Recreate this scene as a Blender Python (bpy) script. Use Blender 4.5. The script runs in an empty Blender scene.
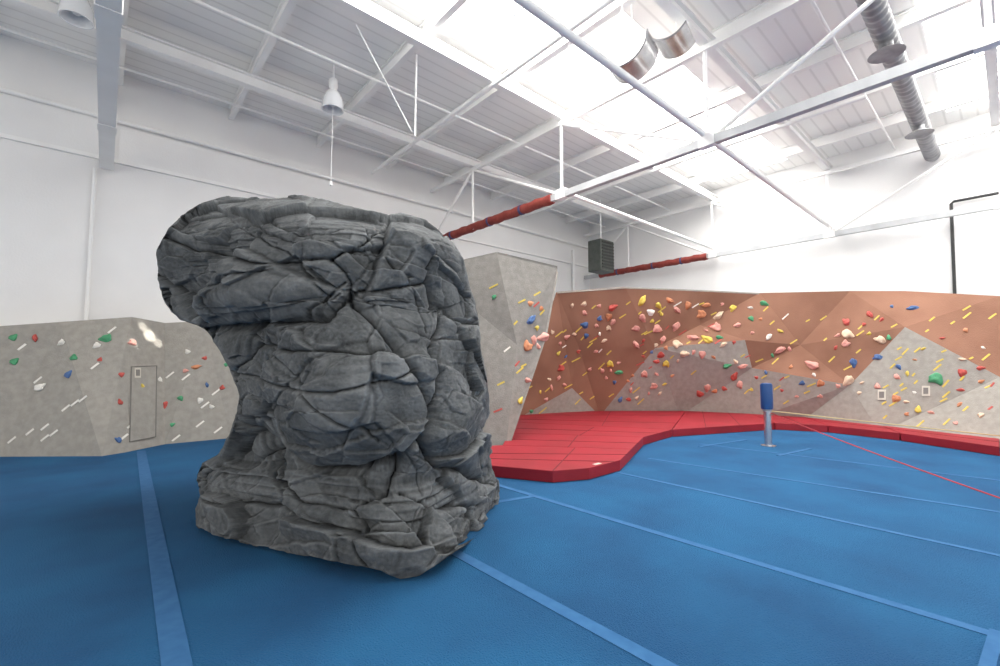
import bpy, bmesh, math, random
from mathutils import Vector, Matrix, noise
from mathutils.bvhtree import BVHTree
random.seed(7)
S=bpy.context.scene; COL=S.collection
try: S.view_settings.view_transform='Standard'
except Exception: pass
# ---------------------------------------------------------------- camera maths
F=450.0; PITCH=math.atan(29/450.0); YAW=math.radians(41.3); H=1.6
cp,sp=math.cos(PITCH),math.sin(PITCH)
RT=Vector((math.cos(YAW),-math.sin(YAW),0)); FW=Vector((math.sin(YAW),math.cos(YAW),0)); UP=Vector((0,0,1)); CAM=Vector((0,0,H))
def ray(px,py):
    xc=(px-500)/F; yc=(333-py)/F
    return RT*xc + (UP*cp-FW*sp)*yc + (FW*cp+UP*sp)
def onz(px,py,z):
    r=ray(px,py); return CAM+r*((z-H)/r.z)
def onx(px,py,x):
    r=ray(px,py); return CAM+r*(x/r.x)
def ony(px,py,y):
    r=ray(px,py); return CAM+r*(y/r.y)
def P(px,py,t):
    r=ray(px,py); return CAM+r*(t/r.dot(FW))
def PZ(px,z,t):
    a=(px-500)/F*(t*cp+(z-H)*sp); return RT*a+FW*t+UP*z
def row(z,t):
    return 333-F*((z-H)*cp-t*sp)/(t*cp+(z-H)*sp)
def proj(w):
    d=w-CAM; a=d.dot(RT); t=d.dot(FW); q=t*cp+d.z*sp
    return 500+F*a/q, 333-F*(d.z*cp-t*sp)/q
cam=bpy.data.cameras.new('camera'); cam.lens=36*F/1000; cam.sensor_width=36; cam.clip_end=200
co=bpy.data.objects.new('camera',cam); COL.objects.link(co); co.location=CAM
co.rotation_euler=(math.pi/2+PITCH,0,-YAW); S.camera=co
# ---------------------------------------------------------------- materials
def mat(name,c,rough=.6,c2=None,ns=4,bump=0,bs=20,metal=0,emit=0,detail=4):
    m=bpy.data.materials.new(name); m.use_nodes=True; nt=m.node_tree; b=nt.nodes['Principled BSDF']
    b.inputs['Base Color'].default_value=(*c,1); b.inputs['Roughness'].default_value=rough; b.inputs['Metallic'].default_value=metal
    tc=nt.nodes.new('ShaderNodeTexCoord')
    if c2:
        n=nt.nodes.new('ShaderNodeTexNoise'); n.inputs['Scale'].default_value=ns; n.inputs['Detail'].default_value=detail
        r=nt.nodes.new('ShaderNodeValToRGB'); r.color_ramp.elements[0].color=(*c,1); r.color_ramp.elements[1].color=(*c2,1)
        r.color_ramp.elements[0].position=.35; r.color_ramp.elements[1].position=.65
        nt.links.new(tc.outputs['Object'],n.inputs['Vector']); nt.links.new(n.outputs['Fac'],r.inputs[0]); nt.links.new(r.outputs[0],b.inputs['Base Color'])
    if bump:
        n=nt.nodes.new('ShaderNodeTexNoise'); n.inputs['Scale'].default_value=bs; n.inputs['Detail'].default_value=5
        u=nt.nodes.new('ShaderNodeBump'); u.inputs['Strength'].default_value=bump; u.inputs['Distance'].default_value=.02
        nt.links.new(tc.outputs['Object'],n.inputs['Vector']); nt.links.new(n.outputs['Fac'],u.inputs['Height']); nt.links.new(u.outputs[0],b.inputs['Normal'])
    if emit:
        b.inputs['Emission Color'].default_value=(*c,1); b.inputs['Emission Strength'].default_value=emit
    return m
M={}
M['white']=mat('white_paint',(.82,.81,.80),.6,(.87,.86,.85),1.2)
M['wall']=mat('wall_paint',(.84,.83,.82),.8,(.89,.885,.875),.6,.15,30)
M['steel']=mat('steel_paint',(.89,.88,.86),.6,(.93,.925,.91),2)
M['greysteel']=mat('grey_steel',(.45,.46,.47),.45,(.55,.56,.57),2)
M['duct']=mat('galvanised_duct',(.25,.25,.26),.5,(.36,.36,.37),5,metal=.3)
M['shiny']=mat('bare_sheet_metal',(.42,.42,.43),.25,(.6,.6,.61),3,metal=.9)
M['chrome']=mat('chrome',(.6,.6,.62),.25,metal=.9)
M['black']=mat('dark_pipe',(.03,.03,.03),.5)
M['seam']=mat('hatch_seam',(.20,.185,.17),.8)
M['red']=mat('red_vinyl',(.25,.004,.012),.65,(.32,.006,.018),1.5,.15,12)
M['redseam']=mat('red_seam',(.11,.002,.006),.7)
M['tag']=mat('pale_tag',(.62,.58,.50),.7)
M['redpad']=mat('faded_red_pad',(.22,.028,.022),.8,(.30,.055,.04),5)
M['bluebit']=mat('blue_tape',(.06,.06,.16),.7)
M['bluepad']=mat('blue_vinyl',(.01,.06,.20),.45)
M['carpet']=mat('blue_carpet',(.0025,.076,.200),.97,(.006,.112,.265),1.0,1,90,detail=14)
M['line']=mat('mid_blue_tape',(.022,.112,.265),.97,(.034,.137,.305),10,detail=8)
M['grey']=mat('textured_grey',(.32,.30,.265),.9,(.38,.355,.315),9,.3,50,detail=9)
M['grey2']=mat('textured_darker_grey',(.25,.238,.215),.9,(.31,.29,.262),9,.4,50,detail=9)
M['rust']=mat('textured_rust',(.245,.118,.074),.9,(.335,.168,.108),.8,.3,50,detail=9)
M['dgreen']=mat('heater_green',(.06,.07,.06),.6,(.09,.10,.09),8)
M['rope']=mat('red_rope',(.40,.03,.04),.7); M['rope2']=mat('yellow_rope',(.55,.42,.22),.7)
M['lampglass']=mat('lamp_dome',(.85,.86,.87),.2)
M['sky']=mat('skylight_panel',(1,.99,.97),.5,emit=3.5)
HC={'yellow':(.64,.48,.08),'red':(.46,.07,.055),'pink':(.62,.29,.24),'blue':(.06,.13,.30),'green':(.06,.28,.13),'white':(.75,.72,.66),'cream':(.64,.48,.34),'orange':(.53,.21,.10)}
for k,c in HC.items(): M['h_'+k]=mat('hold_'+k,c,.6,tuple(min(1,x*1.25) for x in c),12,.2,40)
# ceiling: ribbed deck
m=mat('deck_paint',(.70,.71,.73),.7); nt=m.node_tree; b=nt.nodes['Principled BSDF']
tc=nt.nodes.new('ShaderNodeTexCoord'); w=nt.nodes.new('ShaderNodeTexWave'); w.bands_direction='Y'; w.inputs['Scale'].default_value=1.1; w.wave_profile='SIN'
r=nt.nodes.new('ShaderNodeValToRGB'); r.color_ramp.elements[0].position=.0; r.color_ramp.elements[0].color=(.80,.79,.77,1); r.color_ramp.elements[1].position=.10; r.color_ramp.elements[1].color=(.94,.93,.91,1)
nt.links.new(tc.outputs['Object'],w.inputs['Vector']); nt.links.new(w.outputs['Fac'],r.inputs[0]); nt.links.new(r.outputs[0],b.inputs['Base Color'])
M['deck']=m
# rock
m=mat('rock_concrete',(.1,.1,.1),.88); nt=m.node_tree; b=nt.nodes['Principled BSDF']
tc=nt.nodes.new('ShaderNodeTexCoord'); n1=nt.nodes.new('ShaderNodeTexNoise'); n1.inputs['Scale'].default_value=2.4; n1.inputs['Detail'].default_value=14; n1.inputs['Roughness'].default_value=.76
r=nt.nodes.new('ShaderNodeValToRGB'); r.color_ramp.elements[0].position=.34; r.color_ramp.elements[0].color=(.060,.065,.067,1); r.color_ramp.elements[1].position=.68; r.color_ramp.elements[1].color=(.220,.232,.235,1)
geo=nt.nodes.new('ShaderNodeNewGeometry'); r2=nt.nodes.new('ShaderNodeValToRGB'); r2.color_ramp.elements[0].position=.41; r2.color_ramp.elements[0].color=(.22,.22,.22,1); r2.color_ramp.elements[1].position=.58; r2.color_ramp.elements[1].color=(1.7,1.7,1.7,1)  # pointiness paints crevice shade into the colour and lightens raised edges
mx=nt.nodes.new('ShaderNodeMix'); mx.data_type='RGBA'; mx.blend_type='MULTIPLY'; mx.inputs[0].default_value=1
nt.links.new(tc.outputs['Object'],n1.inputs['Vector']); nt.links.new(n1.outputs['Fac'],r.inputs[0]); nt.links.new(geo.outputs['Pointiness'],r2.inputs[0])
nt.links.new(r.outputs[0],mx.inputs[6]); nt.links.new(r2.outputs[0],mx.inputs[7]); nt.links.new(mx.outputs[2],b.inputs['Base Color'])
n2=nt.nodes.new('ShaderNodeTexNoise'); n2.inputs['Scale'].default_value=15; n2.inputs['Detail'].default_value=12; n2.inputs['Roughness'].default_value=.78
u=nt.nodes.new('ShaderNodeBump'); u.inputs['Strength'].default_value=.8; u.inputs['Distance'].default_value=.05
nt.links.new(tc.outputs['Object'],n2.inputs['Vector']); nt.links.new(n2.outputs['Fac'],u.inputs['Height']); nt.links.new(u.outputs[0],b.inputs['Normal'])
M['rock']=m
# ---------------------------------------------------------------- builders
class MB:
    def __init__(s): s.v=[]; s.f=[]
    def add(s,vs,fs):
        k=len(s.v); s.v+= [Vector(x) for x in vs]; s.f+=[tuple(i+k for i in f) for f in fs]; return s
    def box(s,a,b):
        x0,y0,z0=a; x1,y1,z1=b
        return s.add([(x0,y0,z0),(x1,y0,z0),(x1,y1,z0),(x0,y1,z0),(x0,y0,z1),(x1,y0,z1),(x1,y1,z1),(x0,y1,z1)],[(3,2,1,0),(4,5,6,7),(0,1,5,4),(1,2,6,5),(2,3,7,6),(3,0,4,7)])
    def sweep(s,prof,p,q,up=Vector((0,0,1))):
        p=Vector(p);q=Vector(q); d=(q-p).normalized(); sx=d.cross(up)
        if sx.length<1e-3: sx=d.cross(Vector((0,1,0)))
        sx.normalize(); uy=sx.cross(d); n=len(prof)
        vs=[e+sx*x+uy*y for e in (p,q) for x,y in prof]
        return s.add(vs,[tuple(range(n)),tuple(range(2*n-1,n-1,-1))]+[((i+1)%n,i,n+i,n+(i+1)%n) for i in range(n)])
    def bar(s,p,q,w,h=None):
        h=h or w; return s.sweep([(-w/2,-h/2),(w/2,-h/2),(w/2,h/2),(-w/2,h/2)],p,q)
    def ibeam(s,p,q,w,h,t=.02):
        a=w/2;b=h/2
        return s.sweep([(-a,-b),(a,-b),(a,-b+t),(t/2,-b+t),(t/2,b-t),(a,b-t),(a,b),(-a,b),(-a,b-t),(-t/2,b-t),(-t/2,-b+t),(-a,-b+t)],p,q)
    def cyl(s,p,q,r,n=14):
        return s.sweep([(r*math.cos(2*math.pi*i/n),r*math.sin(2*math.pi*i/n)) for i in range(n)],p,q)
    def tube(s,pts,r,n=8):
        pts=[Vector(x) for x in pts]; k=len(s.v); N=len(pts)
        rr=r if hasattr(r,'__len__') else [r]*N
        ref=None
        for i,p in enumerate(pts):
            d=(pts[min(i+1,N-1)]-pts[max(i-1,0)]).normalized()
            if ref is None: ref=d.orthogonal().normalized()
            ref=(ref-d*ref.dot(d)).normalized(); o=d.cross(ref)
            for j in range(n):
                a=2*math.pi*j/n; s.v.append(p+(ref*math.cos(a)+o*math.sin(a))*rr[i])
        for i in range(N-1):
            for j in range(n):
                a=k+i*n+j;b=k+i*n+(j+1)%n; s.f.append((a,b,b+n,a+n))
        s.f.append(tuple(k+j for j in range(n-1,-1,-1))); s.f.append(tuple(k+(N-1)*n+j for j in range(n)))
        return s
    def lathe(s,prof,c,n=20):   # profile (r,z) about vertical axis
        c=Vector(c); k=len(s.v)
        for r_,z in prof:
            for j in range(n):
                a=2*math.pi*j/n; s.v.append(c+Vector((r_*math.cos(a),r_*math.sin(a),z)))
        for i in range(len(prof)-1):
            for j in range(n):
                a=k+i*n+j;b=k+i*n+(j+1)%n; s.f.append((a,b,b+n,a+n))
        return s
    def build(s,name,mt,parent=None,smooth=False,bevel=0,origin=None):
        me=bpy.data.meshes.new(name)
        if parent is not None: o0=parent.location.copy()
        elif origin is not None: o0=Vector(origin)
        else:
            lo=Vector([min(v[i] for v in s.v) for i in range(3)]); hi=Vector([max(v[i] for v in s.v) for i in range(3)])
            o0=Vector(((lo.x+hi.x)/2,(lo.y+hi.y)/2,lo.z))
        if parent is not None and parent.parent is not None: raise RuntimeError('depth')
        me.from_pydata([tuple(v-o0) for v in s.v],[],s.f)
        bm=bmesh.new(); bm.from_mesh(me); bmesh.ops.recalc_face_normals(bm,faces=bm.faces); bm.to_mesh(me); bm.free()
        me.materials.append(M[mt]); 
        if smooth:
            for p in me.polygons: p.use_smooth=True
            try: me.set_sharp_from_angle(angle=math.radians(45))
            except Exception: pass
        o=bpy.data.objects.new(name,me); COL.objects.link(o)
        if parent is not None: o.parent=parent
        else: o.location=o0
        if bevel:
            bv=o.modifiers.new('bevel','BEVEL'); bv.width=bevel; bv.segments=3
        return o
def tag(o,label,cat,group=None,kind=None):
    o['label']=label; o['category']=cat
    if group: o['group']=group
    if kind: o['kind']=kind
    return o
def thing(name,loc,label,cat,group=None):
    o=bpy.data.objects.new(name,None); o.empty_display_size=.1; COL.objects.link(o); o.location=loc
    return tag(o,label,cat,group)
def struct(o): o['kind']='structure'; return o
# ---------------------------------------------------------------- the setting
WX,WY,CZ=16.4,12.5,7.85
struct(MB().box((-9,-8,-.2),(WX+.2,WY+.2,0)).build('floor','carpet'))
struct(MB().box((-9,WY,0),(WX+.2,WY+.2,CZ+.2)).build('wall_left','wall'))
struct(MB().box((WX,-8,0),(WX+.2,WY,CZ+.2)).build('wall_right','wall'))
sky=[(1.2,15.6,4.3,6.6),(9.8,15.6,-1.8,.8),(2.6,7.5,-1.8,.7)]
xs=sorted({-9,WX}|{s[0] for s in sky}|{s[1] for s in sky}); ys=sorted({-8,WY}|{s[2] for s in sky}|{s[3] for s in sky})
c=MB()
for i in range(len(xs)-1):
    for j in range(len(ys)-1):
        mx_,my_=(xs[i]+xs[i+1])/2,(ys[j]+ys[j+1])/2
        if not any(a<mx_<b and p<my_<q for a,b,p,q in sky): c.box((xs[i],ys[j],CZ),(xs[i+1],ys[j+1],CZ+.18))
struct(c.build('ceiling','deck',origin=(0,0,0)))
for i,(a,b_,p,q) in enumerate(sky):
    w=struct(MB().box((a,p,CZ+.2),(b_,q,CZ+.23)).build('window_%d'%(i+1),'sky'))
    fr=MB()
    for k in range(int((b_-a)/1.4)+1): fr.bar((a+1.4*k,p,CZ+.15),(a+1.4*k,q,CZ+.15),.05,.08)
    fr.build('window_frame','steel',w)
    L=bpy.data.lights.new('skylight_lamp','AREA'); L.shape='RECTANGLE'; L.size=b_-a; L.size_y=q-p; L.energy=27*(b_-a)*(q-p); L.color=(1,.985,.96)
    lo=bpy.data.objects.new('skylight_lamp',L); COL.objects.link(lo); lo.location=((a+b_)/2,(p+q)/2,CZ+.14)
# sun patches on the low left wall
for px,py,tt,en,sz in ((147,323,9.05,5000,1.5),(159,327,9.1,9000,2.0),(172,330,9.2,5000,1.5),(131,344,8.8,5000,1.3)):
    L=bpy.data.lights.new('sun_patch_lamp','SPOT'); L.energy=en; L.spot_size=math.radians(sz); L.spot_blend=.8; L.shadow_soft_size=.02; L.color=(1,.97,.9)
    lo=bpy.data.objects.new('sun_patch_lamp',L); COL.objects.link(lo); lo.location=(4.5,5.2,7.0)
    lo.rotation_euler=(P(px,py,tt)-Vector(lo.location)).to_track_quat('-Z','Y').to_euler()
# floor tape
def stripe(n,a,b,w,h=.006):
    a=onz(*a,0);b=onz(*b,0)
    struct(MB().bar(a+UP*h/2,b+UP*h/2,w,h-.002).build('trim_%d'%n,'line'))
stripe(1,(141,451),(181,690),.13)
stripe(2,(452,551),(720,696),.10)
stripe(3,(497,485),(1060,655),.08)
stripe(4,(612,471.5),(1060,569),.065)
stripe(5,(648,458.5),(1060,521.5),.065)
stripe(6,(700,444),(1060,488),.065)
stripe(7,(480,505),(533,496.5),.08)
stripe(8,(700,447),(746,440),.065,.011)
stripe(9,(778,456),(810,449),.065,.011)
stripe(10,(986,672),(997,632),.06,.011)
# wall ledges and conduits (fixed trim)
struct(MB().cyl((-8,WY-.11,6.75),(WX-.05,WY-.11,6.75),.05).build('trim_11','steel'))
struct(MB().box((-8,WY-.07,5.85),(WX-.02,WY+.0,5.93)).build('trim_12','steel'))
struct(MB().box((-8,WY-.05,5.93),(-.05,WY,CZ)).box((.05,WY-.05,5.93),(WX,WY,6.6)).build('trim_13','wall'))
# ---------------------------------------------------------------- roof steel
girder_y=[10.2,6.8,3.4,0.0]
for x in [-2.1,0,2.1,4.2,6.3,8.4,10.5,12.6,14.7]:
    o=MB().ibeam((x,-6,CZ-.15),(x,WY-.06,CZ-.15),.12,.28,.025).build('ceiling_joist','steel')
    tag(o,'white painted steel joist directly under the ribbed roof deck','joist','ceiling joists')
gl={10.2:'white steel girder under the joists nearest the left white wall',6.8:'white steel girder above the inner end of the long red beam pad',3.4:'white steel girder on the far side of the skylight from the wall',0.0:'white steel girder near the grey spiral duct'}
for y in girder_y:
    tag(MB().ibeam((-6,y,CZ-.42),(WX-.02,y,CZ-.42),.16,.24,.025).build('roof_girder','steel'),gl[y],'girder')
for y in (11.6,8.6,5.1,1.9):
    tag(MB().cyl((-6,y,CZ-.315),(WX-.01,y,CZ-.315),.028,8).build('sprinkler_pipe','steel'),'thin white pipe run fixed below the ceiling joists','pipe','thin ceiling pipes')
def truss(x,zb,label,y0=WY-.08,mt='greysteel',w=.12,h=.15):
    t=thing('roof_truss',(x,6,zb),label,'truss')
    MB().bar((x,-6,zb),(x,y0,zb),w,h).build('bottom_chord',mt,t)
    zt=CZ-.62; MB().bar((x,-6,zt),(x,y0,zt),w*.9,.1).build('top_chord','steel',t)
    for y in girder_y+[-3.4]:
        MB().cyl((x,y,zb),(x,y,zt),.035,10).build('vertical_post','steel',t)
        gw=w/2+.012; MB().box((x-gw,y-.14,zb-h/2-.012),(x+gw,y+.14,zb+.14)).build('gusset_plate','steel',t)
    for a,b_ in (((y0,zb),(10.2,zt)),((10.2,zt),(6.8,zb)),((6.8,zt),(3.4,zb)),((3.4,zb),(0,zt)),((0,zt),(-3.4,zb))):
        MB().cyl((x,a[0],a[1]),(x,b_[0],b_[1]),.04,10).build('diagonal_brace','steel',t)
    return t
truss(-.13,5.75,'white roof truss at the left, seen almost end on',mt='steel',w=.23,h=.2)
truss(7.9,5.5,'roof truss with a grey bottom chord crossing the upper right')
truss(15.95,5.35,'far roof truss close to the right wall, holding the shorter red pad')
def pad(x,z,y0,y1,label):
    t=thing('beam_pad',(x,(y0+y1)/2,z),label,'beam pad'); 
    N=40; pts=[Vector((x,y0+(y1-y0)*i/N,z-.01*math.sin(i*1.3))) for i in range(N+1)]
    MB().tube(pts,[.12+.008*math.sin(i*2.1) for i in range(N+1)],14).build('sleeve','redpad',t,smooth=True)
    for f in (.2,.45,.8):
        y=y0+(y1-y0)*f; MB().cyl((x,y,z),(x,y+.06,z),.132,14).build('tape_band','bluebit',t,smooth=True)
pad(7.9,5.5,7.1,12.2,'long dark red padded sleeve around the nearer truss beam')
pad(15.95,5.35,7.0,11.6,'shorter dark red padded sleeve below the dark green heater')
def pipe(name,a,b_,r,label,cat='pipe',mt='steel',group=None):
    return tag(MB().cyl(a,b_,r,12).build(name,mt,smooth=True),label,cat,group)
pipe('brace_pipe',(-5,3.45,5.66),(16.3,3.45,5.66),.055,'long white pipe resting across the trusses below the skylight')
pipe('brace_pipe',(8.05,6.8,5.6),(16.3,6.8,5.6),.045,'white pipe running from the end of the long red pad to the right wall')
pipe('brace_pipe',(5.7,1.8,7.26),(5.8,12.4,7.26),.05,'white pipe hung under the girders between two trusses')
pipe('brace_pipe',(12,1.8,7.26),(12,12.4,7.26),.05,'white pipe hung high between the nearer and the far roof truss')
pipe('hanger_rod',P(417,25,8.8),P(415,136,8.8),.02,'thin white rod hanging straight down from the ceiling','rod')
pipe('tie_rod',P(330,-25,7.6),P(412,132,8.9),.015,'thin diagonal tie rod slanting down to the hanging rod','rod')
pipe('wall_conduit',ony(95,168,WY-.08),ony(86,325,WY-.08),.035,'thin white vertical conduit down the left wall under the truss','conduit')
pipe('wall_conduit',ony(573,250,WY-.1),ony(574,292,WY-.1),.07,'white vertical pipe in the far corner left of the heater','conduit')
t=MB(); a=onx(952,300,WX-.1); a.z=0.02; b_=onx(951,202,WX-.1); c_=b_+Vector((0,-3,0.0)); t.tube([a,a.lerp(b_,.5),b_-UP*.05,b_+Vector((0,-.05,0)),c_],.035,8)
tag(t.build('drain_pipe','black',smooth=False),'thin black pipe rising above the right climbing wall and turning right','pipe')
# spiral duct with diffusers
DY=1.15
t=thing('spiral_duct',(9,DY,7.05),'grey ribbed spiral duct running to the right wall under the ceiling','duct')
pts=[];rr=[]
for i in range(300):
    x=2.5+i*(13.8/299); pts.append((x,DY,7.05)); rr.append(.145+(.018 if i%4<2 else 0))
MB().tube(pts,rr,20).build('duct_tube','duct',t,smooth=True)
for x in (9.6,13.6,5):
    MB().lathe([(.1,.05),(.1,-.10),(.22,-.17),(.25,-.19),(.0,-.16)],(x,DY,6.92)).build('diffuser','duct',t,smooth=True)
    MB().cyl((x+.8,DY,7.2),(x+.8,DY,CZ),.012,6).build('hanger','steel',t)
# sheet-metal scoops
def scoop(px,py,tt,yaw,R,W,label,a0,a1):
    c0=P(px,py,tt); t=thing('duct_scoop',c0,label,'duct'); mb=MB(); n=14; ax=Vector((math.cos(yaw),math.sin(yaw),0)); e=Vector((-math.sin(yaw),math.cos(yaw),0)); vs=[]
    for th in (0,.02):
        for i in range(n+1):
            a=a0+(a1-a0)*i/n
            for s_ in (-1,1): vs.append(c0+ax*(s_*W/2)+e*((R-th)*math.cos(a))+UP*((R-th)*math.sin(a)))
    fs=[]; K=2*(n+1)
    for i in range(n):
        fs+=[(2*i,2*i+1,2*i+3,2*i+2),(K+2*i,K+2*i+2,K+2*i+3,K+2*i+1),(2*i,2*i+2,K+2*i+2,K+2*i),(2*i+1,K+2*i+1,K+2*i+3,2*i+3)]
    fs+=[(0,K,K+1,1),(2*n,2*n+1,K+2*n+1,K+2*n)]
    mb.add(vs,fs).build('curved_sheet','shiny',t,smooth=True)
    for s_ in (-1,1):
        q=c0+ax*(s_*W/2*.8)+UP*R*.2; MB().cyl(q,(q.x,q.y,CZ-.01),.012,6).build('hanger','steel',t)
    ring=[c0+ax*(-W/2)+e*(R*math.cos(a0+(a1-a0)*i/n))+UP*(R*math.sin(a0+(a1-a0)*i/n)) for i in range(n+1)]
    MB().tube(ring,.014,6).build('rolled_edge','duct',t)
scoop(628,50,7.2,.2,.42,.55,'curved bare metal scoop hanging under the ceiling, lower of the pair',math.pi*1.0,math.pi*1.75)
scoop(672,27,7.4,.2,.38,.6,'curved bare metal scoop hanging under the ceiling, upper of the pair',math.pi*1.2,math.pi*1.9)
# pendant lamps
def pendant(px,py,tt,label,cord):
    c0=P(px,py,tt); t=thing('pendant_lamp',c0,label,'lamp')
    MB().lathe([(.0,.46),(.08,.46),(.09,.3),(.06,.24),(.06,.2)],c0).build('ballast_housing','steel',t,smooth=True)
    MB().lathe([(.06,.22),(.13,.18),(.2,.02),(.22,-.2),(.20,-.2),(.12,.1),(.0,.14)],c0).build('lamp_shade','lampglass',t,smooth=True)
    MB().lathe([(.0,.1),(.05,.06),(.07,-.03),(.05,-.1),(0,-.12)],c0,12).build('bulb','white',t,smooth=True)
    MB().cyl(c0+UP*.45,(c0.x,c0.y,CZ-.01),.02,8).build('stem','steel',t)
    if cord:
        MB().cyl(c0+UP*-.1,c0-UP*1.75,.008,6).build('pull_cord','steel',t)
        MB().lathe([(0,.06),(.03,.04),(.035,-.03),(0,-.05)],c0-UP*1.78,8).build('cord_weight','steel',t)
pendant(333,101,9.1,'white dome pendant lamp with a long pull cord below it',True)
pendant(77,8,6.9,'white dome pendant lamp cut by the top left edge of the view',False)
# heater
c0=P(601,257,17.0); t=thing('unit_heater',c0,'dark green boxy unit heater high in the far corner','heater')
hx=.42; MB().box(c0-Vector((hx,.3,.6)),c0+Vector((hx,.3,.6))).build('housing','dgreen',t,bevel=.03)
for k in range(9): MB().box(c0+Vector((-hx+.06,-.34,-.5+k*.12)),c0+Vector((hx-.06,-.30,-.45+k*.12))).build('louver','black',t)
MB().cyl(c0+UP*.6,(c0.x,c0.y,CZ),.03,8).build('hanger','steel',t)
# ---------------------------------------------------------------- climbing walls
tris=[]   # for placing holds
def climb(name,label,V,faces,caps):
    ks=list(V); c0=sum((V[k] for k in ks),Vector())/len(ks); c0.z=0
    t=thing(name,c0,label,'climbing wall')
    for f,mt in faces:
        p=[V[k] for k in f]
        nrm=(p[1]-p[0]).cross(p[2]-p[0]).normalized()
        if nrm.dot(CAM-p[0])<0: nrm=-nrm
        back=[q-nrm*.04 for q in p]; n=len(p)
        mb=MB().add(p+back,[tuple(range(n)),tuple(range(2*n-1,n-1,-1))]+[(i,(i+1)%n,n+(i+1)%n,n+i) for i in range(n)])
        mb.build('rust_panel' if mt=='rust' else 'grey_panel',mt,t)
        for i in range(1,n-1): tris.append((p[0],p[i],p[i+1],mt,label))
    for a,b_ in caps:
        pa,pb=V[a],V[b_]; da=Vector((pa.x,pa.y,0)).normalized()*.7; db=Vector((pb.x,pb.y,0)).normalized()*.7
        mb=MB().add([pa,pb,pb+db,pa+da,pa-UP*.04,pb-UP*.04,pb+db-UP*.04,pa+da-UP*.04],[(0,1,2,3),(7,6,5,4),(0,4,5,1),(1,5,6,2),(2,6,7,3),(3,7,4,0)]); mb.build('top_ledge','grey',t)
    return t
g,ru='grey','rust'
V=dict(T1=P(557,292,12.3),T2=P(625,287,12.15),T3=P(700,290,12.6),T4=P(760,293,12.5),T5=P(850,291,11.5),T6=P(905,291,10.75),T7=P(1000,296,9.5),T8=P(1120,300,8.3),
 B0=PZ(513,0,12.3),B1=PZ(560,0,13),B2=PZ(600,0,13.5),B3=PZ(680,0,13.5),B4=PZ(750,0,12.7),B5=PZ(800,0,12.0),B6=PZ(880,0,10.3),B7=PZ(1000,0,8.5),B8=PZ(1120,0,7.4),
 M1=P(578,345,12.7),N1=P(572,388,12.95),M2=P(655,348,12.7),M3=P(745,340,12.35),M4=P(752,368,12.45),M5=P(800,345,11.95),M6=P(850,385,11.0),M7=P(905,327,10.35),M8=P(1000,377,9.05),M9=P(1120,400,7.75),M10=P(700,325,12.8))
fc=[('T1','M1','N1'),('T1','N1','B0'),('T1','T2','M1'),('T2','M2','M1'),('M1','M2','B2'),('M1','B2','N1'),('T2','T3','M10'),('T2','M10','M2'),('T3','T4','M10'),('T4','M3','M10'),('M10','M3','M2'),
 ('T4','M5','M3'),('M3','M5','M4'),('T4','T5','M5'),('T5','T6','M7'),('T5','M7','M5'),('M5','M7','M6'),('M5','M6','M4'),('T6','T7','M7'),('T7','M8','M7'),('T7','T8','M8'),('T8','M9','M8')]
gc=[('B0','N1','B1'),('B1','N1','B2'),('M2','M3','M4'),('M2','M4','B3'),('M2','B3','B2'),('M4','B4','B3'),('M4','M6','B4'),('M6','B5','B4'),('M6','B6','B5'),('M6','M7','B6'),('M7','M8','B6'),('M8','B7','B6'),('M8','M9','B8'),('M8','B8','B7')]
climb('climbing_wall','long faceted rust and grey climbing wall behind the red mats',V,[(f,ru) for f in fc]+[(f,g) for f in gc],[('T1','T2'),('T2','T3'),('T3','T4'),('T4','T5'),('T5','T6'),('T6','T7'),('T7','T8')])
V=dict(P0=P(425,270,9.2),P1=P(497,254,8.9),P2=P(557,268,9.3),P4=P(517,345,8.8),P3=P(545,335,9.08),b0=PZ(430,0,8.4),b1=PZ(506,0,8.3),
 Q1=P(500,262,10.4),Q2=P(557,271,11.6),Q0=P(440,272,10.8),c1=PZ(509,0,9.6))
climb('climbing_wall','tall plain grey overhanging climbing wall right behind the boulder',V,[(f,'grey2') for f in [('P0','P1','P4'),('P0','P4','b0'),('b0','P4','b1'),('P1','P2','P4'),('P2','P3','P4'),('P4','P3','b1'),('P2','Q2','P3'),('P3','Q2','c1'),('P3','c1','b1'),('P1','Q1','Q2'),('P1','Q2','P2'),('P0','Q0','Q1'),('P0','Q1','P1')]],[])
V=dict(L0=P(-70,331,7.6),L1=P(60,322,8.4),L2=P(132,317,8.9),L4=P(205,321,9.9),L5=P(262,331,10.4),L6=P(440,330,10.8),
 b0=PZ(-70,0,7.4),b1=PZ(0,0,7.74),b2=PZ(102,0,7.78),b3=PZ(125,0,8.1),b4=PZ(165,0,8.9),b5=PZ(230,0,9.6),b6=PZ(300,0,10.2),b7=PZ(440,0,10.5))
nn=(V['b3']-V['L2']).cross(V['b4']-V['L2']); rr_=ray(165,323); V['L3']=CAM+rr_*((V['L2']-CAM).dot(nn)/rr_.dot(nn))
lw=climb('climbing_wall','low grey climbing wall on the left with a hatch door',V,[(f,g) for f in [('L0','b0','b1'),('L0','b1','L1'),('L1','b1','b2'),('L1','b2','L2'),('L2','b2','b3'),('L2','b3','b4','L3'),('L3','b4','L4'),('L4','b4','b5'),('L4','b5','L5'),('L5','b5','b6'),('L5','b6','b7','L6')]],[('L0','L1'),('L1','L2'),('L2','L3'),('L3','L4'),('L4','L5'),('L5','L6')])
vv=[];ff=[]
for a,b_,c_,mt,lb in tris: k=len(vv); vv+=[a,b_,c_]; ff.append((k,k+1,k+2))
BV=BVHTree.FromPolygons(vv,ff)
def hit(px,py):
    r=ray(px,py).normalized(); h=BV.ray_cast(CAM,r)
    if h[0] is None: return None
    n=h[1]; 
    if n.dot(r)>0: n=-n
    return h[0],n,h[2]
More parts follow.
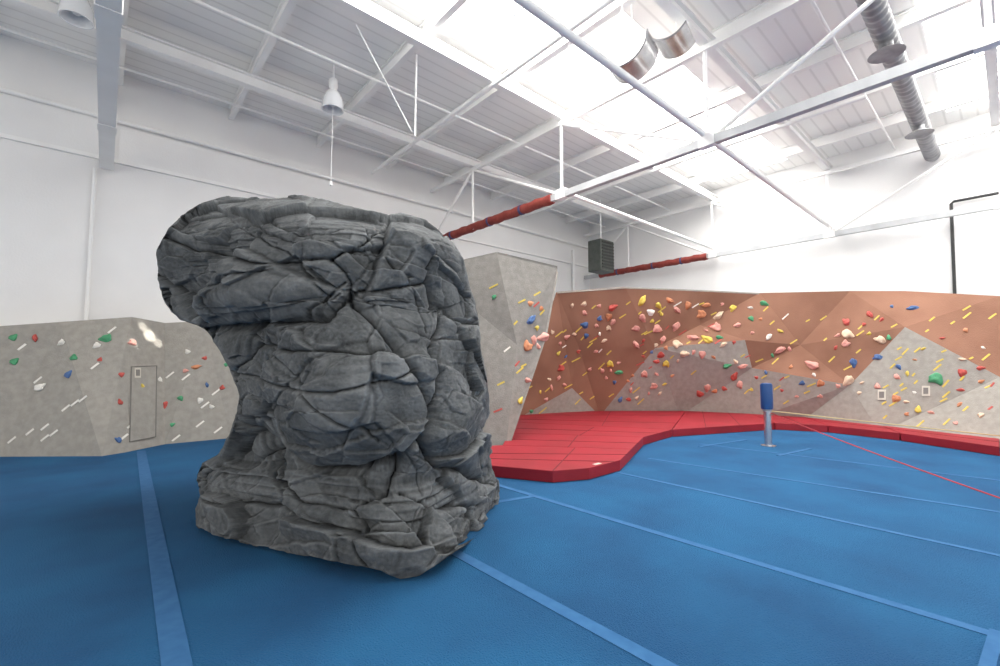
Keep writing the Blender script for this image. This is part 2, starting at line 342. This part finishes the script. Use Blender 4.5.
def onface(px,py,h):
    r=ray(px,py); return CAM+r*((h[0]-CAM).dot(h[1])/r.dot(h[1]))
h=hit(145,420)
cs=[onface(px,py,h)+h[1]*.012 for px,py in ((131,367),(156,366),(155,437),(129,442))]
d=MB().add(cs+[q-h[1]*.03 for q in cs],[(0,1,2,3),(7,6,5,4),(0,4,5,1),(1,5,6,2),(2,6,7,3),(3,7,4,0)]).build('hatch_door','grey',lw)
fr=MB()
for i in range(4): fr.bar(cs[i]+h[1]*.004,cs[(i+1)%4]+h[1]*.004,.014,.014)
fr.build('hatch_frame','seam',lw)
used=[]
def sign(px,py,w,h_,label):
    h=hit(px,py); q=[onface(px+a,py+b,h)+h[1]*.02 for a,b in ((-w,-h_),(w,-h_),(w,h_),(-w,h_))]
    c_=sum(q,Vector())/4; t=thing('route_sign',c_,label,'sign')
    qi=[c_.lerp(x,.62)+h[1]*.006 for x in q]
    F8=[(0,1,2,3),(7,6,5,4),(0,4,5,1),(1,5,6,2),(2,6,7,3),(3,7,4,0)]
    MB().add(q+[x-h[1]*.015 for x in q],F8).build('backing_board','tag',t)
    MB().add(qi+[x-h[1]*.006 for x in qi],F8).build('printed_sheet','seam',t)
    used.append((px,py))
sign(926,391,4,5,'small pale square sign low on the right wall beside the large green hold')
sign(882,395,4,5,'small pale square sign on the grey wall below the round cream hold')
sign(137,373,3,5,'small pale sign on the hatch door of the left wall')
# holds ---------------------------------------------------------------
def holdmesh(kind,sd):
    bm=bmesh.new(); bmesh.ops.create_icosphere(bm,subdivisions=3,radius=1); rg=random.Random(sd)
    sc={0:(1,.7,.5),1:(1.25,.55,.45),2:(.85,.85,.5),3:(1.1,.7,.55),4:(.95,.85,.4)}[kind]; off=Vector((rg.random()*9,rg.random()*9,3))
    for v in bm.verts:
        n=noise.noise(v.co*1.2+off)*.55
        p=v.co*(1+n)
        if kind in(1,3) and p.y>.2: p.z*=1.3
        if kind in (0,3): p.z-=.5*math.exp(-((p.x)**2+(p.y-.5)**2)/.12)
        if kind==4: p.x*=(1.25-.75*(p.y+1)/2)       # wedge / triangular volume
        if kind==2: p.y+=-.4*p.x*p.x
        v.co=Vector((p.x*sc[0],p.y*sc[1],max(p.z,-.1)*sc[2]))
    me=bpy.data.meshes.new('hold'); bm.to_mesh(me); bm.free()
    for p in me.polygons: p.use_smooth=True
    return me
base=[holdmesh(k,k+3) for k in range(5)]; cache={}
def hold(px,py,col,size,label=None,kind=None):
    h=hit(px,py)
    if not h: return
    mt=tris[h[2]][3]; wl=tris[h[2]][4]
    k=random.randrange(5) if kind is None else kind
    if (k,col) not in cache:
        me=base[k].copy(); me.materials.append(M['h_'+col]); cache[(k,col)]=me
    o=bpy.data.objects.new('climbing_hold',cache[(k,col)]); COL.objects.link(o); o.location=h[0]+h[1]*.006; o.scale=(size,)*3
    qt=h[1].to_track_quat('Z','Y'); o.rotation_mode='QUATERNION'; o.rotation_quaternion=qt @ Matrix.Rotation(random.uniform(0,6.28),4,'Z').to_quaternion()
    if label: tag(o,label,'climbing hold')
    else:
        if 'low grey' in wl: w='the low left climbing wall with the hatch'
        elif 'overhanging' in wl: w='the tall grey wall behind the boulder'
        else: w='a %s panel of the long climbing wall'%mt
        l='small %s climbing hold bolted to %s'%(col,w)
        tag(o,l,'climbing hold','%s holds on %s'%(col,w))
def tape(px,py,col,L=12,ang=None,w=.03):
    h=hit(px,py)
    if not h: return
    a=math.radians(random.uniform(22,50) if ang is None else ang)
    dx,dy=math.cos(a)*L/2,-math.sin(a)*L/2
    p=onface(px-dx,py-dy,h)+h[1]*.004; q=onface(px+dx,py+dy,h)+h[1]*.004
    if (p-q).length>.45: return
    dr=(q-p).normalized(); sd=dr.cross(h[1])*w/2; up=h[1]*.004
    vs=[p-sd,q-sd,q+sd,p+sd]; 
    o=MB().add([x-up*.5 for x in vs]+[x+up for x in vs],[(3,2,1,0),(4,5,6,7),(0,1,5,4),(1,2,6,5),(2,3,7,6),(3,0,4,7)]).build('tape_strip','h_'+col)
    wl=tris[h[2]][4]; w_='the low left climbing wall' if 'low grey' in wl else ('the tall grey wall behind the boulder' if 'overhanging' in wl else 'the long %s and grey climbing wall'%'rust')
    tag(o,'short slanted %s tape strip stuck on %s'%(col,w_),'tape strip','%s tape strips on %s'%(col,w_))
big=[(936,378,'green',.13,'large round green hold low on the grey right section'),(848,381,'cream',.12,'round cream hold at the lower tip of the rust section'),(846,322,'red',.10,'red hold right of the middle of the rust wall, above a cream one'),
(848,334,'cream',.14,'wide cream hold directly below a red hold on the rust wall'),(880,340,'cream',.11,'cream hold on the rust fold left of the right grey section'),(913,308,'blue',.09,'blue hold near the top edge of the right rust section'),
(812,365,'pink',.13,'large pink hold on the lower rust panel'),(780,350,'pink',.12,'pink hold right of the grey triangular panel'),(727,366,'green',.09,'green hold in the middle of the grey triangular panel'),(962,372,'red',.08,'red hold beside the boundary of the right grey section'),
(531,320,'blue',.10,'blue hold on the tall grey wall behind the boulder'),(107,338,'green',.095,'large green hold high on the low left wall'),(68,375,'blue',.07,'blue hold in the middle of the low left wall'),(132,343,'pink',.08,'large pink hold on the fold above the hatch door'),
(40,387,'white',.09,'white hold left of the blue one on the low left wall'),(35,338,'red',.06,'red hold high on the left part of the low left wall'),(196,367,'orange',.075,'orange hold close to the boulder on the low left wall')]
for b_ in big: hold(*b_); used.append((b_[0],b_[1]))
for px,py,col in [(13,338,'green'),(14,362,'green'),(74,358,'green'),(100,360,'red'),(142,386,'yellow'),(160,380,'white'),(185,371,'pink'),(205,358,'red'),(207,385,'blue'),(180,398,'green'),(121,375,'red'),(120,402,'red'),(200,400,'white'),(212,407,'white'),(172,425,'green'),(62,342,'white'),(188,352,'white'),(222,388,'red'),(226,365,'green'),(118,440,'blue'),(165,405,'red'),(97,345,'white')]:
    hold(px,py,col,.062 if col in('green','white') and px<120 else random.uniform(.04,.06),None,4 if col in ('green','white') else None); used.append((px,py))
for px,py in [(75,403),(83,399),(12,440),(30,432),(45,427),(45,438),(54,433),(38,380),(66,408),(22,347),(95,366),(124,437),(150,428),(112,330),(170,375),(186,377),(205,405),(216,392),(200,424),(176,438),(131,425),(218,430)]: tape(px,py,'white',10,38,.035)
cols=['pink']*10+['red']*4+['yellow']*5+['cream']*4+['green']*2+['blue']*2+['white']*2+['orange']*4
def scatter(n,x0,x1,y0,y1,s0,s1,md,cl=cols,cut=-.05):
    k=0;tr=0
    while k<n and tr<n*60:
        tr+=1; px=random.uniform(x0,x1);py=random.uniform(y0,y1)
        if noise.noise(Vector((px/32,py/32,3.3)))<cut: continue
        if any((px-a)**2+(py-b)**2<md*md for a,b in used): continue
        if not hit(px,py): continue
        used.append((px,py)); hold(px,py,random.choice(cl),random.choice((s0,s0*1.2,s0*1.5,s1)));  k+=1
scatter(16,625,730,300,345,.09,.13,12,['pink']*5+['cream']*3+['yellow','orange'],-.5)
scatter(62,525,660,302,400,.05,.105,7,cut=-.12)
scatter(34,650,760,300,395,.05,.105,8,cut=-.12)
scatter(32,760,905,300,400,.045,.09,9,cut=-.12)
scatter(18,905,996,305,425,.035,.065,10)
scatter(3,492,540,280,420,.035,.06,14,['yellow','green','red'])
for x0,x1,y0,y1,n in ((530,650,300,402,38),(650,760,300,395,26),(760,900,305,405,28),(880,996,305,430,38),(490,548,285,430,18)):
    for _ in range(n):
        px,py=random.uniform(x0,x1),random.uniform(y0,y1)
        if any((px-a)**2+(py-b)**2<16 for a,b in used): continue
        used.append((px,py)); tape(px,py,random.choice(['yellow']*8+['red','white']),random.uniform(4,10),w=.032)
# ---------------------------------------------------------------- mats
MZ=.16
def matobj(pts,label,seams=(),tagpx=None):
    top=[onz(x,y,MZ) for x,y in pts]; c_=sum(top,Vector())/len(top)
    t=thing('crash_mat',(c_.x,c_.y,0),label,'mat')
    top=[p+(c_-p).normalized()*.015 for p in top]; n=len(top)
    MB().add([Vector((p.x,p.y,.004)) for p in top]+top,[tuple(range(n-1,-1,-1)),tuple(range(n,2*n))]+[(i,(i+1)%n,n+(i+1)%n,n+i) for i in range(n)]).build('pad','red',t,bevel=.007)
    for a,b_ in seams:
        MB().bar(onz(*a,MZ+.002),onz(*b_,MZ+.002),.014,.004).build('fold_seam','redseam',t)
    if tagpx:
        a=onz(*tagpx,MZ+.002); MB().box(a-Vector((.07,.03,0)),a+Vector((.07,.03,.004))).build('sewn_tag','tag',t)
matobj([(440,461),(553,471),(590,468),(621,460),(632,449),(502,445),(440,447)],'nearest red crash mat with an angled front corner beside the boulder',[((553,470.5),(575,447.7)),((468,453),(627,454.5)),((468,458),(614,461.5))],(597,464))
matobj([(502,445),(632,449),(644,437),(508,433)],'second red crash mat back from the boulder in the left group',[((505,439),(638,443)),((568,447),(578,435))])
matobj([(508,433),(644,437),(672,429.5),(514,422)],'third red crash mat back from the boulder in the left group',[((511,428),(658,433)),((580,435),(594,427))])
matobj([(514,422),(672,429.5),(688,408),(600,408.5),(520,412)],'red crash mat in the far left corner under the rust wall',[((516,419),(676,423)),((518,415),(682,415)),((602,425.7),(612,409))])
matobj([(672,429.5),(775,423),(746,411.5),(688,408)],'red crash mat under the grey triangular panel',[((706,427.5),(702,409)),((740,425),(726,410.5))])
matobj([(775,423),(828,425.5),(800,415),(746,411.5)],'red crash mat directly behind the blue topped post',[((801,424),(773,413.4))])
matobj([(828,425.5),(900,433),(878,424),(800,415)],'narrow red crash mat right of the blue topped post',[((814,420.2),(890,428.5))])
matobj([(900,433),(1000,447),(1000,437.5),(878,424)],'narrow red crash mat below the right grey section',[((890,428.5),(1000,442))])
matobj([(1000,447),(1110,464),(1110,452),(1000,437.5)],'red crash mat just past the right edge of the view')
# ---------------------------------------------------------------- post and ropes
pb=onz(768.5,446,0); t=thing('barrier_post',pb,'short chrome post with a blue padded top on the blue floor','post')
MB().lathe([(0,.0),(.13,.0),(.13,.015),(.0,.02)],pb).build('base_plate','chrome',t,smooth=True)
MB().cyl(pb+UP*.01,pb+UP*.72,.065,18).build('pole','chrome',t,smooth=True)
MB().lathe([(0,.66),(.075,.66),(.075,.70),(.0,.71)],pb).build('collar','greysteel',t,smooth=True)
MB().lathe([(.0,.69),(.10,.70),(.105,.73),(.105,1.15),(.09,1.19),(0,1.2)],pb).build('padded_sleeve','bluepad',t,smooth=True)
def rope(a,b_,sag,mt,label,r=.010):
    pts=[a.lerp(b_,i/24)-UP*(sag*4*(i/24)*(1-i/24)) for i in range(25)]
    tag(MB().tube(pts,r,6).build('rope',mt,smooth=True),label,'rope')
rope(pb+UP*.62+RT*.08,onz(1040,512,.03),.03,'rope','thin red rope sloping from the post down to the floor at right')
rope(pb+UP*.66+RT*.08,onz(1010,437,.24),-.0,'rope2','thin pale rope from the post along the red mats to the right')
# ---------------------------------------------------------------- boulder
silL=[(180,250),(193,245),(197,222),(203,200),(215,182),(228,170),(236,160),(255,157),(280,158),(300,163),(312,172),(320,182),(326,200),(332,209),(350,221),(370,231),(395,240),(410,238),(435,230),(455,219),(463,203),(480,197),(495,200),(510,196),(525,197),(560,197)]
silR=[(180,280),(193,292),(195,312),(203,345),(209,380),(213,402),(220,428),(238,451),(260,464),(290,471),(320,478),(345,480),(375,486),(410,489),(440,492),(470,496),(480,501),(498,501),(520,487),(540,470),(580,470)]
topS=[(150,262),(157,250),(170,227),(182,214),(200,203),(222,196),(245,193),(290,194),(310,197),(340,205),(375,212),(388,216),(400,213),(425,219),(450,238),(465,260),(480,310)]
botS=[(190,520),(197,528),(215,536),(250,545),(300,555),(340,563),(380,571),(400,578),(420,574),(440,562),(465,546),(480,532),(490,515),(501,500),(507,480)]
def it(tab,x):
    if x<=tab[0][0]: return tab[0][1]
    for (a,u),(b,v) in zip(tab,tab[1:]):
        if x<=b: return u+(v-u)*(x-a)/(b-a)
    return tab[-1][1]
dF=[(0,3.40),(.25,3.5),(.45,3.6),(.55,3.75),(.75,3.75),(1.0,3.6),(1.6,3.55),(1.9,3.68),(2.1,3.82),(2.3,3.72),(2.6,3.68),(2.8,3.78),(2.95,4.0),(3.1,4.3),(3.2,4.5),(3.35,4.8)]
dL=[(0,4.42),(.6,4.6),(1.6,4.8),(2.1,4.7),(2.6,4.6),(3.1,4.75),(3.4,4.95)]
dR=[(0,5.25),(1,5.2),(2.4,5.05),(2.8,4.98),(3.1,5.0),(3.4,5.1)]
dB=[(0,6.6),(1,6.3),(2,6.4),(2.8,6.5),(3.1,6.3),(3.4,5.9)]
fpx=[(0,.68),(.5,.64),(1.2,.5),(2.0,.5),(2.6,.48),(3.4,.45)]
ZT=3.34; NZ=440; NT=800
def smooth_it(tab,z): return (it(tab,z-.06)+it(tab,z)+it(tab,z+.06))/3
def ring(z):
    l,r_,f,b_=smooth_it(dL,z),smooth_it(dR,z),smooth_it(dF,z),smooth_it(dB,z)
    xl=it(silL,row(z,l)); xr=it(silR,row(z,r_)); k=smooth_it(fpx,z)
    cps=[(0,l),(k*.42,l*.42+f*.58-.05),(k,f),(k+(1-k)*.66,f*.62+r_*.38-.14),(1,r_),(.84,r_*.4+b_*.6),(.5,b_),(.14,l*.4+b_*.6)]
    q=[PZ(xl+(xr-xl)*u,z,t_) for u,t_ in cps]; out=[]
    for i in range(NT):
        s_=i/NT*8; a=int(s_); t_=s_-a; p0,p1,p2,p3=q[(a-1)%8],q[a],q[(a+1)%8],q[(a+2)%8]
        out.append(.5*((2*p1)+(p2-p0)*t_+(2*p0-5*p1+4*p2-p3)*t_*t_+(3*p1-p0-3*p2+p3)*t_**3))
    return out
R=[ring(ZT*k/(NZ-1)) for k in range(NZ)]
bumps=[(330,400,80,46,.21),(255,292,62,22,.15),(455,425,24,44,.13),(420,250,30,28,.09),(230,500,32,26,.06),(400,520,40,36,.10),(455,280,18,38,.08),(310,520,40,20,.05),(235,352,18,22,.10),(385,310,22,22,.08)]
cracks=[([(208,330),(245,328),(285,322),(325,318),(350,302)],3.5,.18),([(350,302),(352,288),(345,272),(330,262)],2.5,.07),
([(352,305),(375,325),(398,352),(418,380),(428,410),(420,440),(398,462)],3,.14),([(398,462),(360,474),(310,466),(272,448),(250,425),(238,398)],3,.19),
([(388,214),(412,232),(430,252),(425,280),(440,310),(430,345),(440,375),(428,410)],2.4,.12),
([(420,440),(440,465),(470,476),(500,478)],2.8,.15),([(200,466),(240,462),(272,448)],2.4,.11),
([(272,448),(268,480),(300,500),(350,505),(385,490),(398,462)],2.0,.10),([(350,505),(362,545),(372,572)],2.0,.08),
([(160,238),(200,245),(245,258),(300,262),(330,262)],1.5,.09),([(330,262),(365,240),(388,214)],1.5,.08),
([(210,285),(235,280),(270,268)],1.4,.06),([(262,345),(300,352),(345,352),(398,352)],1.3,.08),([(250,372),(300,385),(350,388),(415,372)],1.2,.06),
([(440,310),(462,325),(482,330)],2.0,.09),([(200,500),(250,505),(300,515),(350,530)],1.6,.09),([(400,490),(440,500),(490,505)],2.0,.10),([(430,252),(450,270),(465,305)],1.6,.07),
([(352,300),(390,290),(425,280)],1.6,.08),([(215,340),(240,375),(262,345)],1.8,.07),([(190,225),(250,218),(310,228),(350,226)],1.2,.05),([(290,330),(330,300),(345,285)],1.2,.05),([(255,335),(310,375),(380,440)],1.2,.05),([(225,215),(280,250),(330,300)],1.1,.04),([(365,225),(400,275),(425,330)],1.2,.04)]
def sd(px,py,pl):
    m_=1e9
    for (ax,ay),(bx,by) in zip(pl,pl[1:]):
        dx,dy=bx-ax,by-ay; t_=((px-ax)*dx+(py-ay)*dy)/(dx*dx+dy*dy); t_=0 if t_<0 else 1 if t_>1 else t_
        e=(px-ax-dx*t_)**2+(py-ay-dy*t_)**2
        if e<m_: m_=e
    return m_
cb=[(min(x for x,_ in pl)-18,max(x for x,_ in pl)+18,min(y for _,y in pl)-18,max(y for _,y in pl)+18) for pl,_,_ in cracks]
TA=(UP+RT*.34+FW*.1).normalized()
def hsh(v,s_):
    x=math.sin(v.x*127.1+v.y*311.7+v.z*74.7+s_*53.3)*43758.5453; return x-math.floor(x)
def st(p,fx,fz): return p*fx+TA*(p.dot(TA)*(fz-fx))
def vor(q,bl,tilt=2.0,off=.7):
    d_,c_=noise.voronoi(q)
    def pl(a):
        dq=q-a; return (hsh(a,1)-.5)*off+(dq.x*(hsh(a,2)-.5)+dq.y*(hsh(a,3)-.5)+dq.z*(hsh(a,4)-.5)*1.2)*tilt
    e=d_[1]-d_[0]; w_=.5+.5*min(1,e/bl)
    return pl(c_[0])*w_+pl(c_[1])*(1-w_), e
E9=Vector((9,9,9))
verts=[]
for k in range(NZ):
    up=R[min(k+1,NZ-1)]; dn=R[max(k-1,0)]; rk=R[k]
    for i in range(NT):
        p=rk[i]; tu=rk[(i+1)%NT]-rk[i-1]; tz=up[i]-dn[i]; n=tu.cross(tz); n.normalize()
        front=n.dot((CAM-p).normalized())
        nv=noise.noise_vector(p*.8)
        rough=noise.fractal(st(p,3,5),.8,2.1,6)
        wp=p+nv*.08+Vector((rough,-rough,rough))*.014
        mk=.5+.5*max(-1,min(1,noise.noise(p*.8+E9)*3))
        h1,e1=vor(st(wp,.75,1.0),.012,1.9); h2,e2=vor(st(wp,1.6,2.4)+E9,.016,2.2); h3,e3=vor(st(wp,3.6,5.5)-E9,.03,2.4)
        d_=.19*h1+(.075+.04*mk)*h2+.024*h3
        d_-=.022*math.exp(-e1/.015)+.010*mk*math.exp(-e2/.02)
        s_=wp.dot(TA)*2.1+nv.x*.9+rough*.04; fr_=s_-math.floor(s_); d_+=.05*(1-mk)*(fr_ if fr_<.96 else (1-fr_)*24)
        d_+=.016*rough-.01
        wgt=max(0,min(1,(front+.05)/.3))
        if wgt>0:
            px,py=proj(p); px+=5*noise.noise(p*3.0)+2*rough; py+=5*noise.noise(p*3.0+E9)+2*rough
            for bx,by,rx,ry,a in bumps: d_+=wgt*a*math.exp(-((px-bx)/rx)**2-((py-by)/ry)**2)
            for (pl,wd,dp),bb in zip(cracks,cb):
                if bb[0]<px<bb[1] and bb[2]<py<bb[3]:
                    d_-=wgt*dp*math.exp(-math.sqrt(sd(px,py,pl))/wd)
        if n.z>.3: d_*=max(.35,1-(n.z-.3)*1.2)
        q=p+n*d_
        if k<4: q.z=min(q.z,ZT*k/(NZ-1)); 
        if k==0: q.z=0
        q.z=max(q.z,0.0)
        verts.append(q)
def clampv(q):
    for _ in range(2):
        px,py=proj(q); jit=2.5*noise.noise(q*2.5)+1.5*noise.noise(q*6)+1*noise.noise(q*15)
        t_=q.dot(FW)
        l_=it(silL,py)+jit; r_=it(silR,py)+jit if py<490 else 600
        if 196<py<530 and px<l_: q=q+RT*((l_-px)*t_/F)
        elif 196<py and px>r_: q=q-RT*((px-r_)*t_/F)
        px,py=proj(q); tp=it(topS,px)+jit
        if py<tp: q=Vector((q.x,q.y,q.z-(tp-py)*t_/F))
        bt=it(botS,px)+jit
        if q.z<.5 and py>bt:
            dlt=(py-bt)*t_*t_/(F*max(.6,H-q.z)); q=q+FW*min(dlt,.4)
    return q
verts=[clampv(v) for v in verts]
for i in range(NT): verts[i].z=0
faces=[]
for k in range(NZ-1):
    for i in range(NT):
        a=k*NT+i;b_=k*NT+(i+1)%NT; faces.append((a,b_,b_+NT,a+NT))
topc=sum(verts[-NT:],Vector())/NT; last=(NZ-1)*NT
src=[v.copy() for v in verts[-NT:]]
for j in range(1,13):
    f_=1-j/13
    for i in range(NT): q=topc.lerp(src[i],f_); q.z+=noise.noise(q*2)*.03; verts.append(clampv(q))
    o_=last+(j-1)*NT
    for i in range(NT): a=o_+i;b_=o_+(i+1)%NT; faces.append((a,b_,b_+NT,a+NT))
o_=last+12*NT; faces.append(tuple(o_+i for i in range(NT))); faces.append(tuple(range(NT-1,-1,-1)))
mb=MB(); mb.v=verts; mb.f=faces
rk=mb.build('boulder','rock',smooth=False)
for p in rk.data.polygons: p.use_smooth=True
tag(rk,'huge dark grey artificial climbing boulder standing on the blue floor','boulder')
# ---------------------------------------------------------------- light
W=bpy.data.worlds.new('world'); S.world=W; W.use_nodes=True; W.node_tree.nodes['Background'].inputs[0].default_value=(1,.972,.94,1); W.node_tree.nodes['Background'].inputs[1].default_value=1.5
